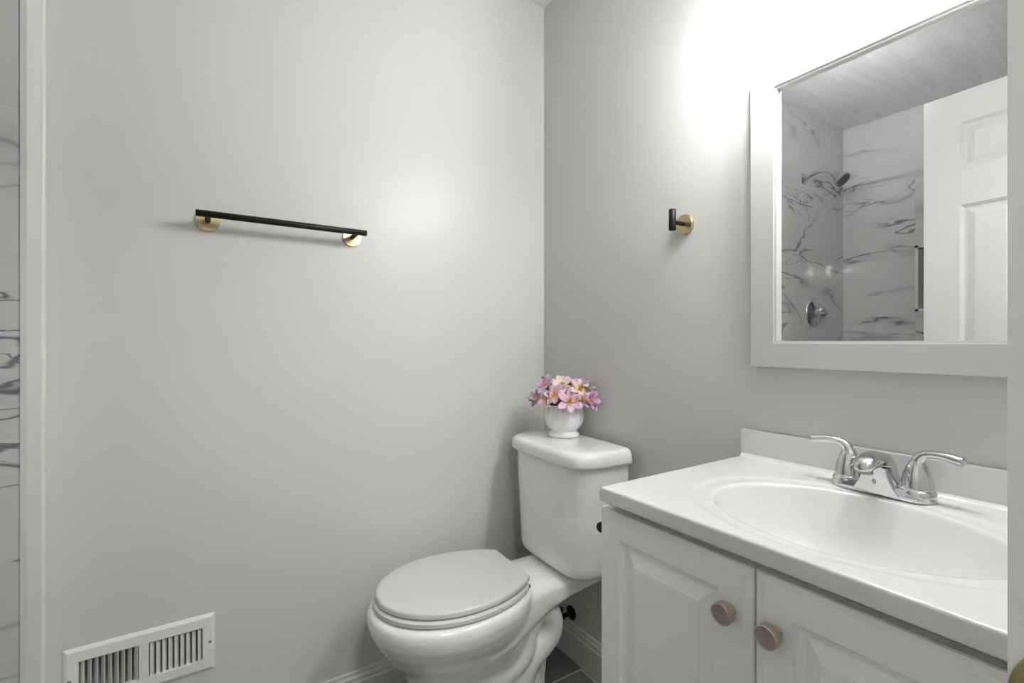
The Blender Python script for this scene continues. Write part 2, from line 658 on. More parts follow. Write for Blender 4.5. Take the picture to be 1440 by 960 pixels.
# baseboards: plain face with a stepped cap
BB = [(0, 0), (0.014, 0), (0.014, 0.088), (0.011, 0.092), (0.011, 0.103), (0.007, 0.108), (0.006, 0.117), (0, 0.119)]


def baseboard(name, p0, p1, nrm):
    m = MB()
    rings = []
    for p in (p0, p1):
        rings.append([(p[0] + nrm[0] * d, p[1] + nrm[1] * d, z) for d, z in BB])
    m.loft(rings)
    return struct(m.build(name, 'trim', smooth=25))


baseboard('baseboard_back', (XT + 0.016, 0), (0, 0), (0, -1))
baseboard('baseboard_right', (0, 0), (0, -0.785), (-1, 0))

# door lining and casing round the doorway
t = MB()
CW, CT = 0.062, 0.0205
for s, x in ((-1, DX0), (1, DX1)):
    x0, x1 = sorted((x, x + s * CW))
    t.box(x0, x1, YF, YF + CT, 0, DH + CW)
    t.box(x0, x1, YH - CT, YH, 0, DH + CW)
t.box(DX0, DX1, YF, YF + CT, DH, DH + CW)
t.box(DX0, DX1, YH - CT, YH, DH, DH + CW)
t.bev(0.003)
struct(t.build('trim_2', 'trim'))
# ------------------------------------------------------------------ room door, standing open
hinge = Vector((-1.302, YF + 0.008, 0))
free = Vector((-1.332, -0.742, 0))
ud = (free - hinge)
DWID = ud.length
ud.normalize()
nd = Vector((ud.y, -ud.x, 0))            # the face towards the mirror
if nd.x < 0:
    nd = -nd


def door3d(u, v, d):
    return hinge + ud * u + nd * d + Vector((0, 0, v))


m = MB()
st = 0.109
pw = (DWID - 2 * st - 0.1) / 2
cols = [(st, st + pw), (st + pw + 0.1, DWID - st)]
pans = [(a, b, c, d) for a, b in cols for c, d in ((0.24, 0.80), (0.93, 1.612), (1.738, 1.921))]
Z0, Z1 = 0.015, 2.036
prof = [(0.012, -0.009), (0.020, -0.009), (0.042, -0.002)]
ra = panel_face(m, door3d, (0, DWID, Z0, Z1), pans, prof, edge=[(0, -0.001), (0.001, 0)])
rb = panel_face(m, lambda u, v, d: door3d(u, v, -0.035 - d), (0, DWID, Z0, Z1), pans, prof, edge=[(0, -0.001), (0.001, 0)])
for i in range(4):
    j = (i + 1) % 4
    m.bm.faces.new((ra[i], ra[j], rb[j], rb[i]))
bmesh.ops.remove_doubles(m.bm, verts=m.bm.verts, dist=1e-5)
d1 = struct(m.build('door_1', 'door', smooth=0))
for s, o in ((1, 0.0), (-1, -0.035)):
    p = hinge + ud * (DWID - 0.06) + nd * o + Vector((0, 0, 0.92))
    MB().lathe([(0.030, 0), (0.030, 0.004), (0.012, 0.008), (0.010, 0.03), (0.022, 0.04), (0.026, 0.052), (0.020, 0.064), (0, 0.067)],
               p, nd * s).build('door_knob', 'old_brass', d1)

# ------------------------------------------------------------------ toilet
YC = -0.262
toilet = thing('toilet', 'white two-piece toilet with closed lid in the corner beside the vanity', 'toilet', (0, YC, 0), radians(-2.2))


def egg(xf, xb, xm, hw, z, nf=2.0, nb=2.6, seg=56):
    """egg outline in local coordinates: front at xf, back at xb, widest at xm"""
    pts = []
    for i in range(seg):
        a = 2 * pi * i / seg
        c, s = cos(a), sin(a)
        if c >= 0:
            L_, nn = xm - xf, nf
            x = xm - L_ * abs(c) ** (2 / nn)
        else:
            L_, nn = xb - xm, nb
            x = xm + L_ * abs(c) ** (2 / nn)
        pts.append((x, hw * math.copysign(abs(s) ** (2 / nn), s), z))
    return pts


b = MB()
b.loft([
    egg(-0.640, -0.205, -0.44, 0.112, 0.000, 2.3, 3.5),
    egg(-0.634, -0.205, -0.44, 0.108, 0.030, 2.3, 3.5),
    egg(-0.622, -0.215, -0.44, 0.096, 0.070, 2.3, 3.5),
    egg(-0.622, -0.225, -0.44, 0.092, 0.140, 2.2, 3.0),
    egg(-0.632, -0.245, -0.44, 0.094, 0.195, 2.1, 2.6),
    egg(-0.652, -0.255, -0.46, 0.112, 0.235, 2.0, 2.3),
    egg(-0.685, -0.260, -0.48, 0.140, 0.275, 2.0, 2.2),
    egg(-0.712, -0.262, -0.50, 0.166, 0.318, 2.0, 2.1),
    egg(-0.728, -0.262, -0.51, 0.180, 0.350, 2.0, 2.1),
    egg(-0.734, -0.262, -0.51, 0.185, 0.375, 2.0, 2.1),
    egg(-0.731, -0.262, -0.51, 0.183, 0.393, 2.0, 2.1),
    egg(-0.722, -0.268, -0.51, 0.175, 0.402, 2.0, 2.1),
    egg(-0.700, -0.280, -0.51, 0.155, 0.404, 2.0, 2.1),
])


def deck_ring(x, hw, zb, zt, seg=24):
    cz, hz = (zb + zt) / 2, (zt - zb) / 2
    out = []
    for i in range(seg):
        a = 2 * pi * i / seg
        c, s = cos(a), sin(a)
        out.append((x, hw * math.copysign(abs(c) ** 0.45, c), cz + hz * math.copysign(abs(s) ** 0.45, s)))
    return out


b.loft([deck_ring(-0.035, 0.105, 0.352, 0.398), deck_ring(-0.10, 0.112, 0.350, 0.399), deck_ring(-0.17, 0.112, 0.338, 0.400),
        deck_ring(-0.24, 0.110, 0.312, 0.401), deck_ring(-0.31, 0.122, 0.285, 0.402), deck_ring(-0.38, 0.145, 0.26, 0.402),
        deck_ring(-0.46, 0.150, 0.24, 0.402)])
# web between pedestal and deck
b.loft([[(x, y, z) for x, y in ((-0.46, -0.062), (xe, -0.055), (xe, 0.055), (-0.46, 0.062))]
        for z, xe in ((0.0, -0.225), (0.10, -0.225), (0.20, -0.21), (0.30, -0.19), (0.37, -0.165))])
# the S-shaped trapway bulging on both flanks
for s in (-1, 1):
    pth = smooth_path([(-0.47, s * 0.050, 0.165), (-0.37, s * 0.055, 0.170), (-0.312, s * 0.060, 0.205), (-0.296, s * 0.060, 0.258),
                       (-0.270, s * 0.060, 0.302), (-0.230, s * 0.060, 0.306), (-0.206, s * 0.060, 0.270), (-0.214, s * 0.060, 0.228),
                       (-0.250, s * 0.060, 0.198), (-0.290, s * 0.058, 0.165), (-0.308, s * 0.056, 0.110), (-0.310, s * 0.054, 0.0)], 7)
    nn = len(pth)
    b.tube(pth, [0.044 - 0.009 * min(1, i / nn * 4) for i in range(nn)], seg=20)
bowl = b.build('bowl', 'porcelain', toilet, smooth=0)
rm = bowl.modifiers.new('remesh', 'REMESH')
rm.mode = 'VOXEL'
rm.voxel_size = 0.0042
rm.use_smooth_shade = True
smd = bowl.modifiers.new('smooth', 'SMOOTH')
smd.factor = 0.5
smd.iterations = 6


def seat_outline(grow, z, back=0.0):
    """closed seat outline: straight hinge edge at the back, egg front"""
    w0, xw, xb, xf = 0.166 + grow, -0.505, -0.306 + back, -0.712 - grow
    pts = []
    n1 = 40
    for i in range(n1 + 1):                       # front half, right side round to left
        a = -pi / 2 + pi * i / n1
        pts.append((xw - (xw - xf) * cos(a), w0 * sin(a), z))
    ab = 0.242
    n2 = 12
    for i in range(1, n2 + 1):
        x = xw + (xb - xw) * i / n2
        pts.append((x, w0 * math.sqrt(1 - ((x - xw) / ab) ** 2), z))
    for i in range(n2, 0, -1):
        x = xw + (xb - xw) * i / n2
        pts.append((x, -w0 * math.sqrt(1 - ((x - xw) / ab) ** 2), z))
    return pts


m = MB().loft([seat_outline(0.001, 0.4055, -0.012), seat_outline(0.006, 0.408, -0.012), seat_outline(0.006, 0.4175, -0.012), seat_outline(0.001, 0.4215, -0.012)])
m.build('seat', 'seat', toilet, smooth=50)
m = MB().loft([seat_outline(-0.004, 0.424, -0.002), seat_outline(0.0, 0.4265), seat_outline(0.0, 0.4355), seat_outline(-0.002, 0.4388, -0.001),
               seat_outline(-0.0055, 0.4405, -0.003), seat_outline(-0.012, 0.4413, -0.008), seat_outline(-0.05, 0.442, -0.03)])
m.build('seat_lid', 'seat', toilet, smooth=50)
for s in (-1, 1):
    MB().box(-0.322, -0.299, s * 0.060 - 0.015, s * 0.060 + 0.015, 0.4035, 0.424).bev(0.004).build('seat_hinge', 'seat', toilet)
MB().lathe([(0.006, 0), (0.006, 0.005), (0.004, 0.0065), (0, 0.0065)], (-0.316, -0.101, 0.4145), (0, -1, 0), seg=16).build('hinge_pin', 'screw', toilet)


def tank_ring(hw, xf, z, n=5.2, xb=-0.022, seg=64):
    """flat back at xb, rounded front corners"""
    pts = []
    for i in range(seg + 1):
        a = -pi / 2 + pi * i / seg
        c, s = cos(a), sin(a)
        pts.append((xb - (xb - xf) * abs(c) ** (2 / n), hw * math.copysign(abs(s) ** (2 / n), s), z))
    return pts


m = MB().loft([tank_ring(0.150, -0.170, 0.4045), tank_ring(0.164, -0.188, 0.409), tank_ring(0.172, -0.198, 0.420), tank_ring(0.1745, -0.2005, 0.440),
               tank_ring(0.182, -0.203, 0.55), tank_ring(0.190, -0.206, 0.66), tank_ring(0.194, -0.207, 0.738)])
m.build('tank', 'porcelain', toilet, smooth=40)
m = MB().loft([tank_ring(0.200, -0.214, 0.7385), tank_ring(0.206, -0.221, 0.741), tank_ring(0.208, -0.224, 0.747), tank_ring(0.206, -0.222, 0.768),
               tank_ring(0.202, -0.218, 0.777), tank_ring(0.195, -0.211, 0.7825), tank_ring(0.184, -0.199, 0.785), tank_ring(0.12, -0.14, 0.7865)])
m.build('tank_lid', 'porcelain', toilet, smooth=50)
MB().lathe([(0.05, 0), (0.05, 0.0075), (0.045, 0.009)], (-0.115, 0, 0.3965), seg=32).build('tank_gasket', 'rubber', toilet)

# ------------------------------------------------------------------ water valve behind the toilet
vx, vy, vz = -0.001, -0.160, 0.150
sv = thing('shutoff_valve', 'small black water shutoff valve on the wall just above the baseboard behind the toilet', 'valve', (0, vy, vz))
MB().lathe([(0.024, 0), (0.024, 0.003), (0.012, 0.007), (0.010, 0.008)], (0, 0, 0), (-1, 0, 0), seg=28).build('escutcheon', 'black', sv)
MB().lathe([(0.0075, 0), (0.0075, 0.03), (0.011, 0.031), (0.011, 0.05), (0.007, 0.052)], (-0.006, 0, 0), (-1, 0, 0), seg=20).build('valve_body', 'black', sv)
MB().lathe([(0.005, 0), (0.016, 0.002), (0.017, 0.012), (0.012, 0.016), (0, 0.016)], (-0.056, 0, 0), (-1, 0, 0), seg=24,
           flute=lambda a, k: 1 + 0.12 * cos(4 * a)).build('valve_handle', 'black', sv)
MB().lathe([(0.0065, 0), (0.0065, 0.014), (0.0085, 0.015), (0.0085, 0.024), (0.006, 0.026)], (-0.047, 0, 0.006), (0, 0, 1), seg=20).build('valve_outlet', 'black', sv)

# ------------------------------------------------------------------ vanity cabinet
VY1, VY0 = -0.787, -1.385            # left and right ends
ZC = 0.806
cab = thing('vanity_cabinet', 'white vanity cabinet with two raised-panel doors under the sink top', 'cabinet', (0, (VY0 + VY1) / 2, 0))
yc = (VY0 + VY1) / 2
hw = (VY1 - VY0) / 2
m = MB()
m.box(-0.436, -0.002, hw - 0.016, hw, 0.0, ZC).box(-0.436, -0.002, -hw, -hw + 0.016, 0.0, ZC)
m.box(-0.436, -0.002, -hw + 0.016, hw - 0.016, 0.09, 0.105)
m.box(-0.008, -0.002, -hw + 0.016, hw - 0.016, 0.105, ZC)
m.box(-0.436, -0.420, -hw + 0.016, hw - 0.016, ZC - 0.035, ZC)
m.box(-0.380, -0.364, -hw + 0.016, hw - 0.016, 0.0, 0.09)
m.build('cabinet_body', 'cabinet', cab, smooth=0)


def vanity_door(y0, y1, ks):
    """y0 < y1 local; ks = side of the knob (+1 towards y1)"""
    z0, z1 = 0.100, 0.789
    xf, xb = -0.460, -0.4385

    def f(u, v, d):
        return (xf - d, u, v)
    mm = MB()
    pr = [(0.0015, -0.0045), (0.006, -0.0085), (0.013, -0.0090), (0.0335, -0.0015), (0.0345, 0.0004), (0.040, 0.0010)]
    r = panel_face(mm, f, (y0, y1, z0, z1), [(y0 + 0.050, y1 - 0.050, z0 + 0.05, z1 - 0.047)], pr,
                   edge=[(0, -0.006), (0.0015, -0.0035), (0.011, -0.0012), (0.013, 0)])
    back = [mm.bm.verts.new((xb, u, v)) for u, v in ((y0, z0), (y1, z0), (y1, z1), (y0, z1))]
    for i in range(4):
        j = (i + 1) % 4
        mm.bm.faces.new((r[i], r[j], back[j], back[i]))
    mm.bm.faces.new(back)
    bmesh.ops.remove_doubles(mm.bm, verts=mm.bm.verts, dist=1e-5)
    d = mm.build('door', 'cabinet', cab, smooth=0)
    ky = (y1 - 0.0285) if ks > 0 else (y0 + 0.0320)
    kz = 0.719
    MB().lathe([(0.0088, 0), (0.0088, 0.002), (0.0075, 0.0038), (0.0062, 0.0060), (0.0062, 0.0100), (0.0075, 0.0110), (0.0142, 0.0118), (0.0150, 0.0130),
                (0.0155, 0.0230), (0.0151, 0.0248), (0.0136, 0.0257), (0.0129, 0.0251), (0.0, 0.0240)], (xf + 0.0005, ky, kz), (-1, 0, 0), seg=40
               ).build('knob', 'bronze', d)


split = -1.0865 - yc
vanity_door(split + 0.0015, hw, -1)      # left door: knob near the split
vanity_door(-hw, split - 0.0015, 1)
for c in cab.children:
    if c.name.startswith('door'):
        for k in c.children:
            k['label'] = 'brushed bronze knob'

# ------------------------------------------------------------------ vanity top with its moulded basin
top = thing('vanity_sink', 'white moulded sink top with oval basin on the vanity cabinet', 'sink', (0, 0, 0))
TY1, TY0, TX = -0.800, -1.398, -0.4725
ZT, TH = 0.832, 0.0255
BCX, BCY, BA, BB_ = -0.268, -1.118, 0.196, 0.152       # basin centre, half length (Y), half width (X)


def grid_coords(a, b, step):
    e_ = [0.0, 0.0006, 0.0015, 0.003, 0.005]
    n_ = int((b - a - 0.01) / step)
    mid = [a + 0.005 + (b - a - 0.01) * i / n_ for i in range(1, n_)]
    return [a + q for q in e_] + mid + [b - q for q in reversed(e_)]


def sstep(a, b, x):
    q = min(1, max(0, (x - a) / (b - a)))
    return q * q * (3 - 2 * q)


def top_z(x, y):
    z = ZT
    r = math.hypot((x - BCX) / BB_, (y - BCY) / BA)
    q = 0.122 * (1 - r ** 3)                      # bowl depth, blended into the deck with a soft lip
    z -= 0.5 * (q + math.sqrt(q * q + 0.0045 ** 2)) if r < 1.6 else 0
    r2 = math.hypot((x - BCX) / (BB_ + 0.026), (y - BCY) / (BA + 0.034))
    if r2 < 1.05:
        z -= 0.0022 * (1 - sstep(0.95, 1.05, r2))
    # eased edges at the front and the free left end
    for q in (x - TX, TY1 - y):
        if q < 0.005:
            z -= 0.005 - math.sqrt(max(0, 0.005 ** 2 - (0.005 - q) ** 2))
    return z


xs = grid_coords(TX, -0.001, 0.003)
ys = grid_coords(TY0, TY1, 0.003)
m = MB()
V = [[m.bm.verts.new((x, y, top_z(x, y))) for y in ys] for x in xs]
for i in range(len(xs) - 1):
    for j in range(len(ys) - 1):
        m.bm.faces.new((V[i][j], V[i][j + 1], V[i + 1][j + 1], V[i + 1][j]))
border = [V[0][j] for j in range(len(ys))] + [V[i][-1] for i in range(1, len(xs))] + \
         [V[-1][j] for j in range(len(ys) - 2, -1, -1)] + [V[i][0] for i in range(len(xs) - 2, 0, -1)]
low = [m.bm.verts.new((v.co.x, v.co.y, ZT - TH)) for v in border]
for i in range(len(border)):
    j = (i + 1) % len(border)
    m.bm.faces.new((border[i], border[j], low[j], low[i]))
m.build('countertop', 'marble_top', top, smooth=50)
m = MB().box(-0.021, -0.001, TY0, TY1 - 0.001, ZT - 0.004, 0.893).bev(0.004, 3)
# cove where the splash meets the top
m.loft([[(-0.019, y, ZT - 0.003), (-0.030, y, ZT - 0.0005), (-0.026, y, ZT + 0.0015), (-0.0225, y, ZT + 0.005), (-0.019, y, ZT + 0.010)] for y in (TY0, TY1 - 0.003)])
m.build('backsplash', 'marble_top', top, smooth=40)
m = MB().lathe([(0.0, 0.0005), (0.012, 0.002), (0.02, 0.0025), (0.024, 0.001), (0.024, -0.004)], (BCX, BCY, ZT - 0.1245), seg=32)
m.build('drain', 'chrome', top)

# ------------------------------------------------------------------ faucet
fx, fy = -0.074, -1.0985
fau = thing('faucet', 'chrome two-handle centre-set faucet standing behind the oval basin', 'faucet', (fx, fy, ZT + 0.0002))


def stadium(L_, W_, z, seg=16):
    pts = []
    for i in range(seg + 1):
        a = pi * i / seg
        pts.append((W_ * cos(a), L_ + W_ * sin(a), z))
    for i in range(seg + 1):
        a = pi + pi * i / seg
        pts.append((W_ * cos(a), -L_ + W_ * sin(a), z))
    return pts


m = MB().loft([stadium(0.0495, 0.0275, 0), stadium(0.0495, 0.0280, 0.003), stadium(0.0495, 0.0270, 0.010), stadium(0.0495, 0.0235, 0.0175), stadium(0.0495, 0.018, 0.0195)])
m.build('base', 'chrome', fau, smooth=40)
# spout: broad at the base, narrowing as it reaches forward
sec = []
for (x, z, wy, hz) in ((0.020, 0.040, 0.010, 0.008), (0.015, 0.044, 0.0175, 0.015), (0.000, 0.052, 0.0205, 0.0175), (-0.018, 0.0585, 0.0205, 0.0165),
                       (-0.038, 0.0615, 0.0190, 0.0145), (-0.058, 0.0605, 0.0172, 0.013), (-0.072, 0.0575, 0.0150, 0.0115), (-0.080, 0.0545, 0.0118, 0.009), (-0.083, 0.0530, 0.0075, 0.0055)):
    ring = []
    for k in range(28):
        a = 2 * pi * k / 28
        c, s = cos(a), sin(a)
        ring.append((x, wy * math.copysign(abs(c) ** 0.8, c), z + hz * (math.copysign(abs(s) ** 0.9, s) if s > 0 else math.copysign(abs(s) ** 0.55, s) * 0.8)))
    sec.append(ring)
m = MB().loft(sec)
# pedestal: flat front panel, flanks sweeping out to the two handles
rows = []
for k in range(9):
    q = k / 8
    wy = 0.0165 + 0.0165 * (1 - q) ** 2.2 + 0.003 * (1 - q)
    z = 0.0015 + 0.0475 * q
    xf = -0.0285 - 0.0045 * q
    rows.append([(xf, -wy, z), (xf, wy, z), (xf + 0.004, wy + 0.002, z), (0.018 - 0.006 * q, wy + 0.002, z), (0.018 - 0.006 * q, -wy - 0.002, z), (xf + 0.004, -wy - 0.002, z)])
m.loft(rows)
sp = m.build('spout', 'chrome', fau, smooth=45)
MB().lathe([(0.0105, 0), (0.0105, 0.009), (0.0085, 0.010), (0.0, 0.008)], (-0.064, 0, 0.0515), (0, 0, -1), seg=24).build('aerator', 'screw', sp)
m = MB().loft([[(xx - 0.0045 * (0.022 + 0.0048 * sin(2 * pi * i / 24) * s_) / 0.0475, 0.0036 * cos(2 * pi * i / 24) * s_, 0.0235 + 0.0048 * sin(2 * pi * i / 24) * s_) for i in range(24)]
               for xx, s_ in ((-0.0283, 1.0), (-0.0290, 0.85))])
m.build('emblem', 'screw', sp)
for s in (-1, 1):
    hb = MB().lathe([(0.0265, 0.0), (0.0268, 0.008), (0.0262, 0.014), (0.0235, 0.018), (0.0222, 0.019), (0.0222, 0.0205), (0.0232, 0.0215),
                     (0.0225, 0.029), (0.0195, 0.042), (0.0150, 0.055), (0.0118, 0.062), (0.0085, 0.0665), (0, 0.068)], (0, s * 0.051, 0.0005), seg=40)
    hp = hb.build('handle', 'chrome', fau, smooth=40)
    pth = smooth_path([(0, s * 0.050, 0.055), (0, s * 0.054, 0.070), (-0.001, s * 0.064, 0.0785), (-0.003, s * 0.082, 0.0805), (-0.006, s * 0.100, 0.0785), (-0.008, s * 0.1125, 0.0765)], 6)
    nn = len(pth)
    rr = [0.0105 - 0.0028 * min(1, i / (nn * 0.45)) + 0.0030 * max(0, (i / nn - 0.45) / 0.55) for i in range(nn)]
    rr[-1] *= 0.72
    MB().tube(pth, rr, seg=18, flat=((0, 0, 1), 0.85)).build('lever', 'chrome', hp, smooth=50)
m = MB().lathe([(0.0025, 0), (0.0025, 0.045), (0.007, 0.047), (0.0075, 0.051), (0.005, 0.054), (0, 0.0545)], (0.022, 0, 0.010), seg=20)
m.build('lift_rod', 'chrome', fau)

# ------------------------------------------------------------------ mirror
MY1, MY0, MZ0, MZ1 = -0.829, -1.363, 1.043, 1.7165
FW = 0.0580
mir = thing('wall_mirror', 'white framed rectangular mirror on the wall above the sink', 'mirror', (0, (MY0 + MY1) / 2, (MZ0 + MZ1) / 2))
my, mz = (MY1 - MY0) / 2, (MZ1 - MZ0) / 2
prof = [(0.0, -0.0015), (0.0, -0.0285), (0.0015, -0.030), (FW - 0.005, -0.030), (FW - 0.0045, -0.0265), (FW, -0.0260), (FW, -0.014)]
rings = []
for ins, x in prof:
    rings.append([(x, my - ins, mz - ins), (x, -my + ins, mz - ins), (x, -my + ins, -mz + ins), (x, my - ins, -mz + ins)])
m = MB().loft(rings, cap0=False, cap1=False)
m.loft([[(-0.0015, my, mz), (-0.0015, -my, mz), (-0.0015, -my, -mz), (-0.0015, my, -mz)],
        [(-0.0030, my - 0.002, mz - 0.002), (-0.0030, -my + 0.002, mz - 0.002), (-0.0030, -my + 0.002, -mz + 0.002), (-0.0030, my - 0.002, -mz + 0.002)]])
m.build('frame', 'frame', mir, smooth=0)
# the glass sits a hair out of true with the wall
gy, gz = my - FW + 0.004, mz - FW + 0.004
tl = math.tan(radians(MIRROR_TWIST := 0.30))
m = MB().loft([[(-0.0165 + tl * y, y, z) for y, z in ((gy, gz), (-gy, gz), (-gy, -gz), (gy, -gz))],
               [(-0.0125 + tl * y, y, z) for y, z in ((gy, gz), (-gy, gz), (-gy, -gz), (gy, -gz))]])
g = m.build('mirror_glass', 'mirror', mir, smooth=0)
g['label'] = 'silvered mirror glass'

# ------------------------------------------------------------------ vanity light over the mirror
GX, GZ, GR = -0.127, 1.795, 0.0607
LY = (-0.921, -1.0985, -1.276)
vl = thing('vanity_light', 'vanity light with clear glass globes and lit bulbs above the mirror', 'lamp', (0, LY[1], GZ))
MB().box(-0.022, -0.001, -0.26, 0.26, 0.075, 0.135).bev(0.004).build('backplate', 'chrome', vl)
globe0 = arm0 = None
for k, y in enumerate(LY):
    dy = y - LY[1]
    if globe0 is None:
        a = MB().tube(smooth_path([(-0.02, 0, 0.105), (-0.075, 0, 0.108), (GX + 0.014, 0, 0.107), (GX, 0, 0.092), (GX, 0, 0.078)], 6), 0.007, seg=14)
        a.lathe([(0.012, 0), (0.022, 0.006), (0.024, 0.03), (0.020, 0.032), (0.010, 0.04)], (GX, 0, 0.052), (0, 0, 1), seg=28)
        arm0 = a.build('arm', 'chrome', vl)
        arm0.location = (0, dy, 0)
        pr = []
        for i in range(29):
            th = radians(-90 + i * (90 + 66) / 28)
            pr.append((GR * cos(th) if i else 0.0, GR * sin(th)))
        gm = MB()
        gm.lathe([(r, h) for r, h in pr],
                 (0, 0, 0), seg=48, caps=False)
        globe0 = gm.build('globe', 'glass', vl, smooth=60)
        globe0.location = (GX, dy, 0)
        bm_ = MB().lathe([(0, -0.030), (0.012, -0.0275), (0.022, -0.020), (0.0285, -0.008), (0.030, 0.002), (0.027, 0.014), (0.019, 0.028), (0.014, 0.040), (0.0135, 0.052)], (0, 0, 0), seg=32)
        bb = bm_.build('bulb', 'bulb', globe0, smooth=60)
        bb['label'] = 'lit white bulb'
    else:
        dup(arm0, vl, (0, dy, 0))
        dup(globe0, vl, (GX, dy, 0))

# ------------------------------------------------------------------ fill lamp added on the hall ceiling, out of view
hl = thing('hall_fill_lamp', 'round fill lamp added unseen on the hallway ceiling outside the doorway', 'lamp', (-0.95, -2.05, H))
MB().lathe([(0.19, 0), (0.19, -0.02), (0.17, -0.025)], seg=40).build('rim', 'trim', hl)
MB().lathe([(0.17, -0.022), (0.16, -0.055), (0.12, -0.08), (0.06, -0.092), (0, -0.095)], seg=40).build('diffuser', 'hall_fill', hl)

# ------------------------------------------------------------------ towel bar
tb = thing('towel_bar', 'black towel bar with two brass rosettes on the grey wall', 'towel bar', (-0.895, 0, 1.4085))
ro = MB().lathe([(0.0272, 0.0), (0.0272, 0.0035), (0.0262, 0.0048), (0.0, 0.0052)], (0, 0, 0), (0, -1, 0), seg=48)
r0 = ro.build('rosette', 'brass', tb)
r0['label'] = 'brushed brass rosette'
r0.location = (-0.1805, -0.0004, 0)
po = MB().lathe([(0.0068, 0.0), (0.0068, 0.054), (0.006, 0.056)], (0, -0.005, 0), (0, -1, 0.04), seg=24)
p0 = po.build('post', 'black', tb)
p0.location = (-0.1805, 0, 0)
dup(r0, tb, (0.1815, -0.0004, 0))
dup(p0, tb, (0.1815, 0, 0))
ba = MB().lathe([(0.0075, 0), (0.0083, 0.0008), (0.0083, 0.4112), (0.0075, 0.412)], (-0.206, -0.0655, 0.0035), (1, 0, 0), seg=32)
ba.build('bar', 'black', tb, smooth=50)

# ------------------------------------------------------------------ robe hook
rh = thing('robe_hook', 'small black peg hook on a brass rosette beside the mirror', 'hook', (0, -0.632, 1.4125))
MB().lathe([(0.0268, 0.0), (0.0268, 0.0095), (0.0258, 0.011), (0.0, 0.0114)], (-0.0004, 0, 0), (-1, 0, 0), seg=48).build('rosette', 'brass', rh)['label'] = 'brushed brass rosette'
MB().lathe([(0.0058, 0.0), (0.0058, 0.040)], (-0.011, 0, 0.001), (-1, 0, 0), seg=24).build('post', 'black', rh)
MB().lathe([(0.0085, 0), (0.0093, 0.0008), (0.0093, 0.0542), (0.0085, 0.055)], (-0.0550, 0, -0.0215), (0, 0, 1), seg=32).build('peg', 'black', rh, smooth=50)

# ------------------------------------------------------------------ toilet paper holder on the side of the vanity
tp = thing('toilet_paper_holder', 'black toilet paper holder on the vanity side facing the toilet', 'toilet paper holder', (-0.30, VY1 - 0.0006, 0.719))
MB().lathe([(0.0265, 0.0), (0.0265, 0.0085), (0.0255, 0.010), (0.0, 0.0104)], (0, 0, 0), (0, 1, 0), seg=40).build('rosette', 'brass', tp)['label'] = 'brushed brass rosette'
MB().lathe([(0.0068, 0), (0.0068, 0.05)], (0, 0.010, 0), (0, 1, 0), seg=20).build('post', 'black', tp)
MB().lathe([(0.0095, 0), (0.0105, 0.001), (0.0105, 0.146), (0.0098, 0.1495), (0.0075, 0.152), (0.004, 0.1535), (0, 0.154)], (0.043, 0.057, 0), (-1, 0, 0), seg=32).build('bar', 'black', tp, smooth=50)

# ------------------------------------------------------------------ air vent low on the wall
AX, AZ = -1.205, 0.3325
av = thing('air_vent', 'white louvred air vent low on the grey wall', 'vent', (AX, 0, AZ))
OX0, OX1, OZ0, OZ1 = 0.0095, 0.1185, -0.0430, 0.0405
m = MB()


def vent3d(u, v, d):
    return (u, -0.0065 - d, v)


bmv = m.bm
X0, X1, Y0, Y1 = -0.1455, 0.1455, -0.0715, 0.0715
us = [X0 + 0.008, -OX1, -OX0, OX0, OX1, X1 - 0.008]
vs = [Y0 + 0.008, OZ0, OZ1, Y1 - 0.008]
for i in range(5):
    for j in range(3):
        if j == 1 and i in (1, 3):
            continue
        bmv.faces.new([bmv.verts.new(vent3d(u, v, 0)) for u, v in ((us[i], vs[j]), (us[i + 1], vs[j]), (us[i + 1], vs[j + 1]), (us[i], vs[j + 1]))])
bev = [[vent3d(u, v, 0) for u, v in ((X0 + 0.008, Y0 + 0.008), (X1 - 0.008, Y0 + 0.008), (X1 - 0.008, Y1 - 0.008), (X0 + 0.008, Y1 - 0.008))],
       [vent3d(u, v, -0.0035) for u, v in ((X0 + 0.001, Y0 + 0.001), (X1 - 0.001, Y0 + 0.001), (X1 - 0.001, Y1 - 0.001), (X0 + 0.001, Y1 - 0.001))],
       [vent3d(u, v, -0.0062) for u, v in ((X0, Y0), (X1, Y0), (X1, Y1), (X0, Y1))]]
m.loft(bev, cap0=False, cap1=False)
for a, b_ in ((-OX1, -OX0), (OX0, OX1)):
    m.loft([[vent3d(u, v, d) for u, v in ((a, OZ0), (b_, OZ0), (b_, OZ1), (a, OZ1))] for d in (0, -0.010)], cap0=False, cap1=False)
m.bm.faces.new([m.bm.verts.new(p) for p in ((-0.0015, -0.0068, OZ0 - 0.004), (0.0015, -0.0068, OZ0 - 0.004), (0.0015, -0.0068, OZ1 + 0.004), (-0.0015, -0.0068, OZ1 + 0.004))])
bmesh.ops.remove_doubles(m.bm, verts=m.bm.verts, dist=1e-6)
m.build('vent_plate', 'vent', av, smooth=0)
NS = 9
for s in (-1, 1):
    for k in range(NS):
        x = s * (OX0 + (k + 0.5) * (OX1 - OX0) / NS)
        if s == -1 and k == 0:
            sl = MB().box(-0.0006, 0.0006, -0.006, 0.006, OZ0, OZ1).build('slat', 'vent', av, smooth=0)
            first = sl
        else:
            sl = dup(first, av)
        sl.location = (x, 0.0005, 0)
        sl.rotation_euler = (0, 0, radians(-38) * s)
m = MB().box(-0.122, 0.122, 0.075, 0.078, -0.048, 0.046)
m.box(-0.124, -0.122, 0.004, 0.078, -0.048, 0.046).box(0.122, 0.124, 0.004, 0.078, -0.048, 0.046)
m.box(-0.124, 0.124, 0.004, 0.078, -0.050, -0.048).box(-0.124, 0.124, 0.004, 0.078, 0.046, 0.048)
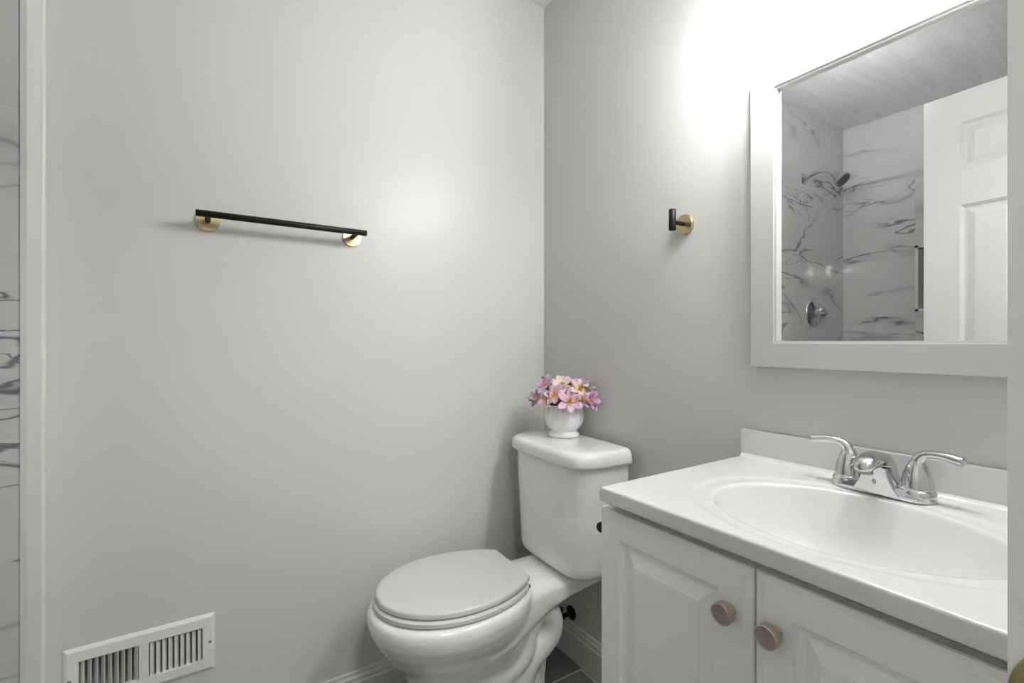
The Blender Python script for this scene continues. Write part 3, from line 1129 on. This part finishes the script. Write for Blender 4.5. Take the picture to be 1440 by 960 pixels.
m.build('duct_box', 'duct', av, smooth=0)
for s in (-1, 1):
    MB().lathe([(0.0038, 0), (0.0034, 0.001), (0, 0.0016)], (s * 0.1345, -0.0064, 0.0), (0, -1, 0), seg=16).build('screw', 'screw', av)

# ------------------------------------------------------------------ shower fittings
SX = -1.705
sh = thing('showerhead', 'chrome shower head on a bent arm, seen high on the tiled wall in the mirror', 'shower head', (SX, -BUMP, 1.99))
MB().lathe([(0.030, 0), (0.028, 0.006), (0.014, 0.012), (0.010, 0.013)], (0, 0, 0), (0, -1, 0), seg=32).build('flange', 'chrome', sh)
MB().tube(smooth_path([(0, -0.008, 0), (0, -0.05, 0.014), (0, -0.09, 0.018), (0, -0.125, 0.004), (0, -0.150, -0.020)], 7), 0.0105, seg=18).build('arm', 'chrome', sh)
ax = Vector((0, -0.72, -0.70)).normalized()
MB().lathe([(0.011, 0), (0.015, 0.006), (0.016, 0.016), (0.022, 0.026), (0.036, 0.048), (0.040, 0.056), (0.040, 0.066), (0.036, 0.069)], (0, -0.145, -0.014), ax, seg=40).build('head', 'chrome', sh)
MB().lathe([(0.0355, 0.0685), (0.0355, 0.0705), (0.0, 0.0715)], (0, -0.145, -0.014), ax, seg=40).build('spray_face', 'rubber', sh)
sv2 = thing('shower_valve', 'round chrome shower valve with lever, seen on the tiled wall in the mirror', 'shower valve', (-1.81, -BUMP, 1.262))
MB().lathe([(0.082, 0), (0.081, 0.004), (0.072, 0.010), (0.040, 0.014), (0.032, 0.020)], (0, -0.0003, 0), (0, -1, 0), seg=56).build('escutcheon', 'chrome', sv2, smooth=50)
MB().lathe([(0.030, 0), (0.030, 0.030), (0.026, 0.045), (0.018, 0.055), (0, 0.058)], (0, -0.016, 0), (0, -1, 0), seg=40).build('hub', 'chrome', sv2)
MB().tube(smooth_path([(0, -0.058, 0), (0.012, -0.072, 0.0), (0.045, -0.080, 0.004), (0.085, -0.078, 0.008)], 6), [0.012] + [0.010] * 17 + [0.007], seg=16).build('lever', 'chrome', sv2)

# ------------------------------------------------------------------ strike plate on the door jamb
stp = thing('strike_plate', 'aged brass strike plate on the white door jamb, close at right edge', 'strike plate', (DX1, -1.42, 0.8985))
pts = []
for i in range(33):
    a = -pi / 2 + pi * i / 32
    pts.append((0.040 * cos(a), 0.040 * sin(a)))
pts += [(-0.036, 0.040), (-0.036, -0.040)]
hole = []
m = MB().loft([[(-0.0004, y, z) for y, z in pts], [(-0.0022, y, z) for y, z in pts], [(-0.0030, y * 0.97, z * 0.97) for y, z in pts]])
m.build('plate', 'old_brass', stp, smooth=30)
MB().box(-0.0034, -0.0026, -0.020, 0.004, -0.014, 0.014).bev(0.0003).build('latch_hole_shade', 'slot_shade', stp, smooth=0)  # dark block on the plate paints the shade inside the latch opening
for s in (-1, 1):
    MB().lathe([(0.005, 0), (0.004, 0.0012), (0, 0.0016)], (-0.0028, -0.014, s * 0.027), (-1, 0, 0), seg=18).build('screw', 'old_brass', stp)

# ------------------------------------------------------------------ flowers in a fluted pot on the tank lid
PX, PY, PZ = -0.079, -0.215, 0.7868
pf = thing('potted_flowers', 'white fluted pot of pink and lilac artificial flowers on the toilet tank', 'flowers', (PX, PY, PZ))
# pot frame: x to the right as seen from the doorway, y away from the viewer


def flute(a, k):
    amt = (0, 0, 0, 0, 0, 0.2, 0.8, 1, 1, 1, 1, 0.7, 0.2, 0, 0, 0, 0)[k]
    return 1 + 0.030 * amt * (abs(sin(11 * a)) - 0.5)


m = MB().lathe([(0.046, 0.0), (0.050, 0.002), (0.051, 0.010), (0.046, 0.016), (0.043, 0.020), (0.047, 0.026), (0.055, 0.034), (0.0625, 0.048), (0.0655, 0.062),
                (0.0655, 0.074), (0.063, 0.086), (0.060, 0.095), (0.0585, 0.102), (0.0605, 0.106), (0.0585, 0.107), (0.055, 0.103), (0.053, 0.092)],
               (0, 0, 0), seg=176, flute=flute)
m.build('pot', 'ceramic_pot', pf, smooth=60)
m = MB().lathe([(0.0535, 0.092), (0.054, 0.098), (0.040, 0.112), (0.02, 0.118), (0, 0.119)], (0, 0, 0), seg=40)
m.build('filler', 'moss', pf)

Rv = Vector((cos(YAW), -sin(YAW), 0))
Fv = Vector((sin(YAW), cos(YAW), 0))
Uv = Vector((0, 0, 1))
rnd = random.Random(11)


def petal(bm, ang, L_, W_, open_, curl):
    """one petal from the throat at the origin; +Z is the flower's axis"""
    rows = []
    nL = 7
    d = Vector((cos(ang), sin(ang), 0))
    sde = Vector((-sin(ang), cos(ang), 0))
    for i in range(nL + 1):
        q = i / nL
        wd = W_ * (0.22 + 0.78 * sin(pi * min(1, q * 0.93 + 0.07)) ** 0.8) * (1 if q < 0.98 else 0.35)
        r = L_ * (q * sin(open_) + 0.06)
        h = L_ * (q * cos(open_) * (1 - curl * q))
        c = d * r + Vector((0, 0, h))
        cup = 0.22 * wd
        rows.append([bm.verts.new(c - sde * wd + Vector((0, 0, cup))), bm.verts.new(c - sde * wd * 0.5 + Vector((0, 0, cup * 0.2))), bm.verts.new(c),
                     bm.verts.new(c + sde * wd * 0.5 + Vector((0, 0, cup * 0.2))), bm.verts.new(c + sde * wd + Vector((0, 0, cup)))])
    for a, b_ in zip(rows, rows[1:]):
        for i in range(4):
            bm.faces.new((a[i], a[i + 1], b_[i + 1], b_[i]))


def flower(mat, r, dpt, z, size, face, n=6, open_=1.05, curl=0.25):
    pos = Rv * r + Fv * dpt + Uv * z
    ax_ = (Rv * face[0] + Fv * face[1] + Uv * face[2]).normalized()
    m_ = MB()
    for k in range(n):
        petal(m_.bm, 2 * pi * k / n + rnd.uniform(-0.15, 0.15), size * rnd.uniform(0.98, 1.2), size * 0.30, open_ + (0.12 if k % 2 else -0.08), curl)
    o = m_.build('flower', mat, pf, smooth=70)
    sol = o.modifiers.new('thick', 'SOLIDIFY')
    sol.thickness = 0.0009
    o.rotation_mode = 'QUATERNION'
    o.rotation_quaternion = Vector((0, 0, 1)).rotation_difference(ax_)
    o.location = pos
    c_ = MB()
    for k in range(5):
        a = 2 * pi * k / 5
        c_.tube([(0, 0, 0), (0.003 * cos(a), 0.003 * sin(a), size * 0.2), (0.007 * cos(a), 0.007 * sin(a), size * 0.42)], [0.0009, 0.0008, 0.0014], seg=8)
    c_.lathe([(0.003, -0.002), (0.0035, 0.001), (0.002, 0.004), (0, 0.005)], seg=12)
    c_.build('flower_centre', 'stamen', o)
    # stem down into the filler, in the flower's own frame
    inv = o.rotation_quaternion.to_matrix().inverted()
    tgt = inv @ (Vector((pos.x * 0.3, pos.y * 0.3, 0.108)) - pos)
    MB().tube(smooth_path([Vector((0, 0, -0.001)), Vector((0, 0, -0.010)) + tgt * 0.2, tgt], 5), 0.0016, seg=8).build('stem', 'stem', o)
    return o


FLW = [
    ('petal_cream', -0.010, -0.012, 0.163, 0.040, (-0.1, -0.8, 0.75), 6),
    ('petal_cream', 0.046, -0.040, 0.156, 0.040, (0.35, -0.8, 0.7), 6),
    ('petal_pink', 0.010, -0.066, 0.120, 0.043, (0.05, -1.0, 0.45), 6),
    ('petal_lilac', -0.062, -0.005, 0.166, 0.036, (-0.55, -0.55, 0.8), 6),
    ('petal_pink', -0.034, -0.045, 0.138, 0.036, (-0.35, -0.9, 0.5), 6),
    ('petal_lilac', -0.088, -0.018, 0.126, 0.033, (-0.85, -0.6, 0.35), 6),
    ('petal_lilac', 0.078, -0.060, 0.126, 0.034, (0.75, -0.75, 0.2), 6),
    ('petal_lilac', 0.020, 0.006, 0.172, 0.034, (0.1, -0.35, 1.0), 6),
    ('petal_mauve', 0.068, -0.024, 0.162, 0.034, (0.6, -0.4, 0.8), 6),
    ('petal_mauve', -0.040, 0.022, 0.172, 0.034, (-0.3, 0.0, 1.0), 6),
    ('petal_pink', -0.060, -0.042, 0.124, 0.030, (-0.6, -0.8, 0.3), 5),
    ('petal_mauve', -0.004, -0.036, 0.136, 0.034, (-0.1, -0.9, 0.5), 6),
    ('petal_pink', 0.052, -0.062, 0.126, 0.030, (0.5, -0.9, 0.2), 5),
]
for (mt, r, dp, z, sz, fc, n_) in FLW:
    flower(mt, r, dp, z, sz, fc, n_)


def leaf(r, dpt, z, L_, dirn, mat='leaf'):
    m_ = MB()
    petal(m_.bm, 0.0, L_, L_ * 0.24, 1.45, 0.6)
    o = m_.build('leaf', mat, pf, smooth=70)
    sol = o.modifiers.new('thick', 'SOLIDIFY')
    sol.thickness = 0.0009
    dv = (Rv * dirn[0] + Fv * dirn[1] + Uv * dirn[2]).normalized()
    o.rotation_mode = 'QUATERNION'
    o.rotation_quaternion = Vector((1, 0, 0)).rotation_difference(dv)
    o.location = Rv * r + Fv * dpt + Uv * z


for r, dp, z, L_, d in ((-0.07, -0.01, 0.118, 0.052, (-1, -0.1, 0.12)), (-0.066, -0.022, 0.108, 0.048, (-1, -0.3, 0.0)), (0.06, -0.058, 0.114, 0.040, (0.9, -0.4, -0.2)),
                        (0.02, 0.012, 0.150, 0.045, (0.1, 0.1, 1)), (-0.05, 0.012, 0.150, 0.050, (-0.4, 0.1, 1)), (0.058, -0.040, 0.150, 0.048, (0.9, -0.2, 0.7)),
                        (0.03, -0.045, 0.115, 0.04, (0.6, -0.7, 0.3)), (-0.015, -0.048, 0.112, 0.04, (-0.4, -0.9, 0.2))):
    leaf(r, dp, z, L_, d, 'leaf' if r < -0.06 or z > 0.13 else 'stem')
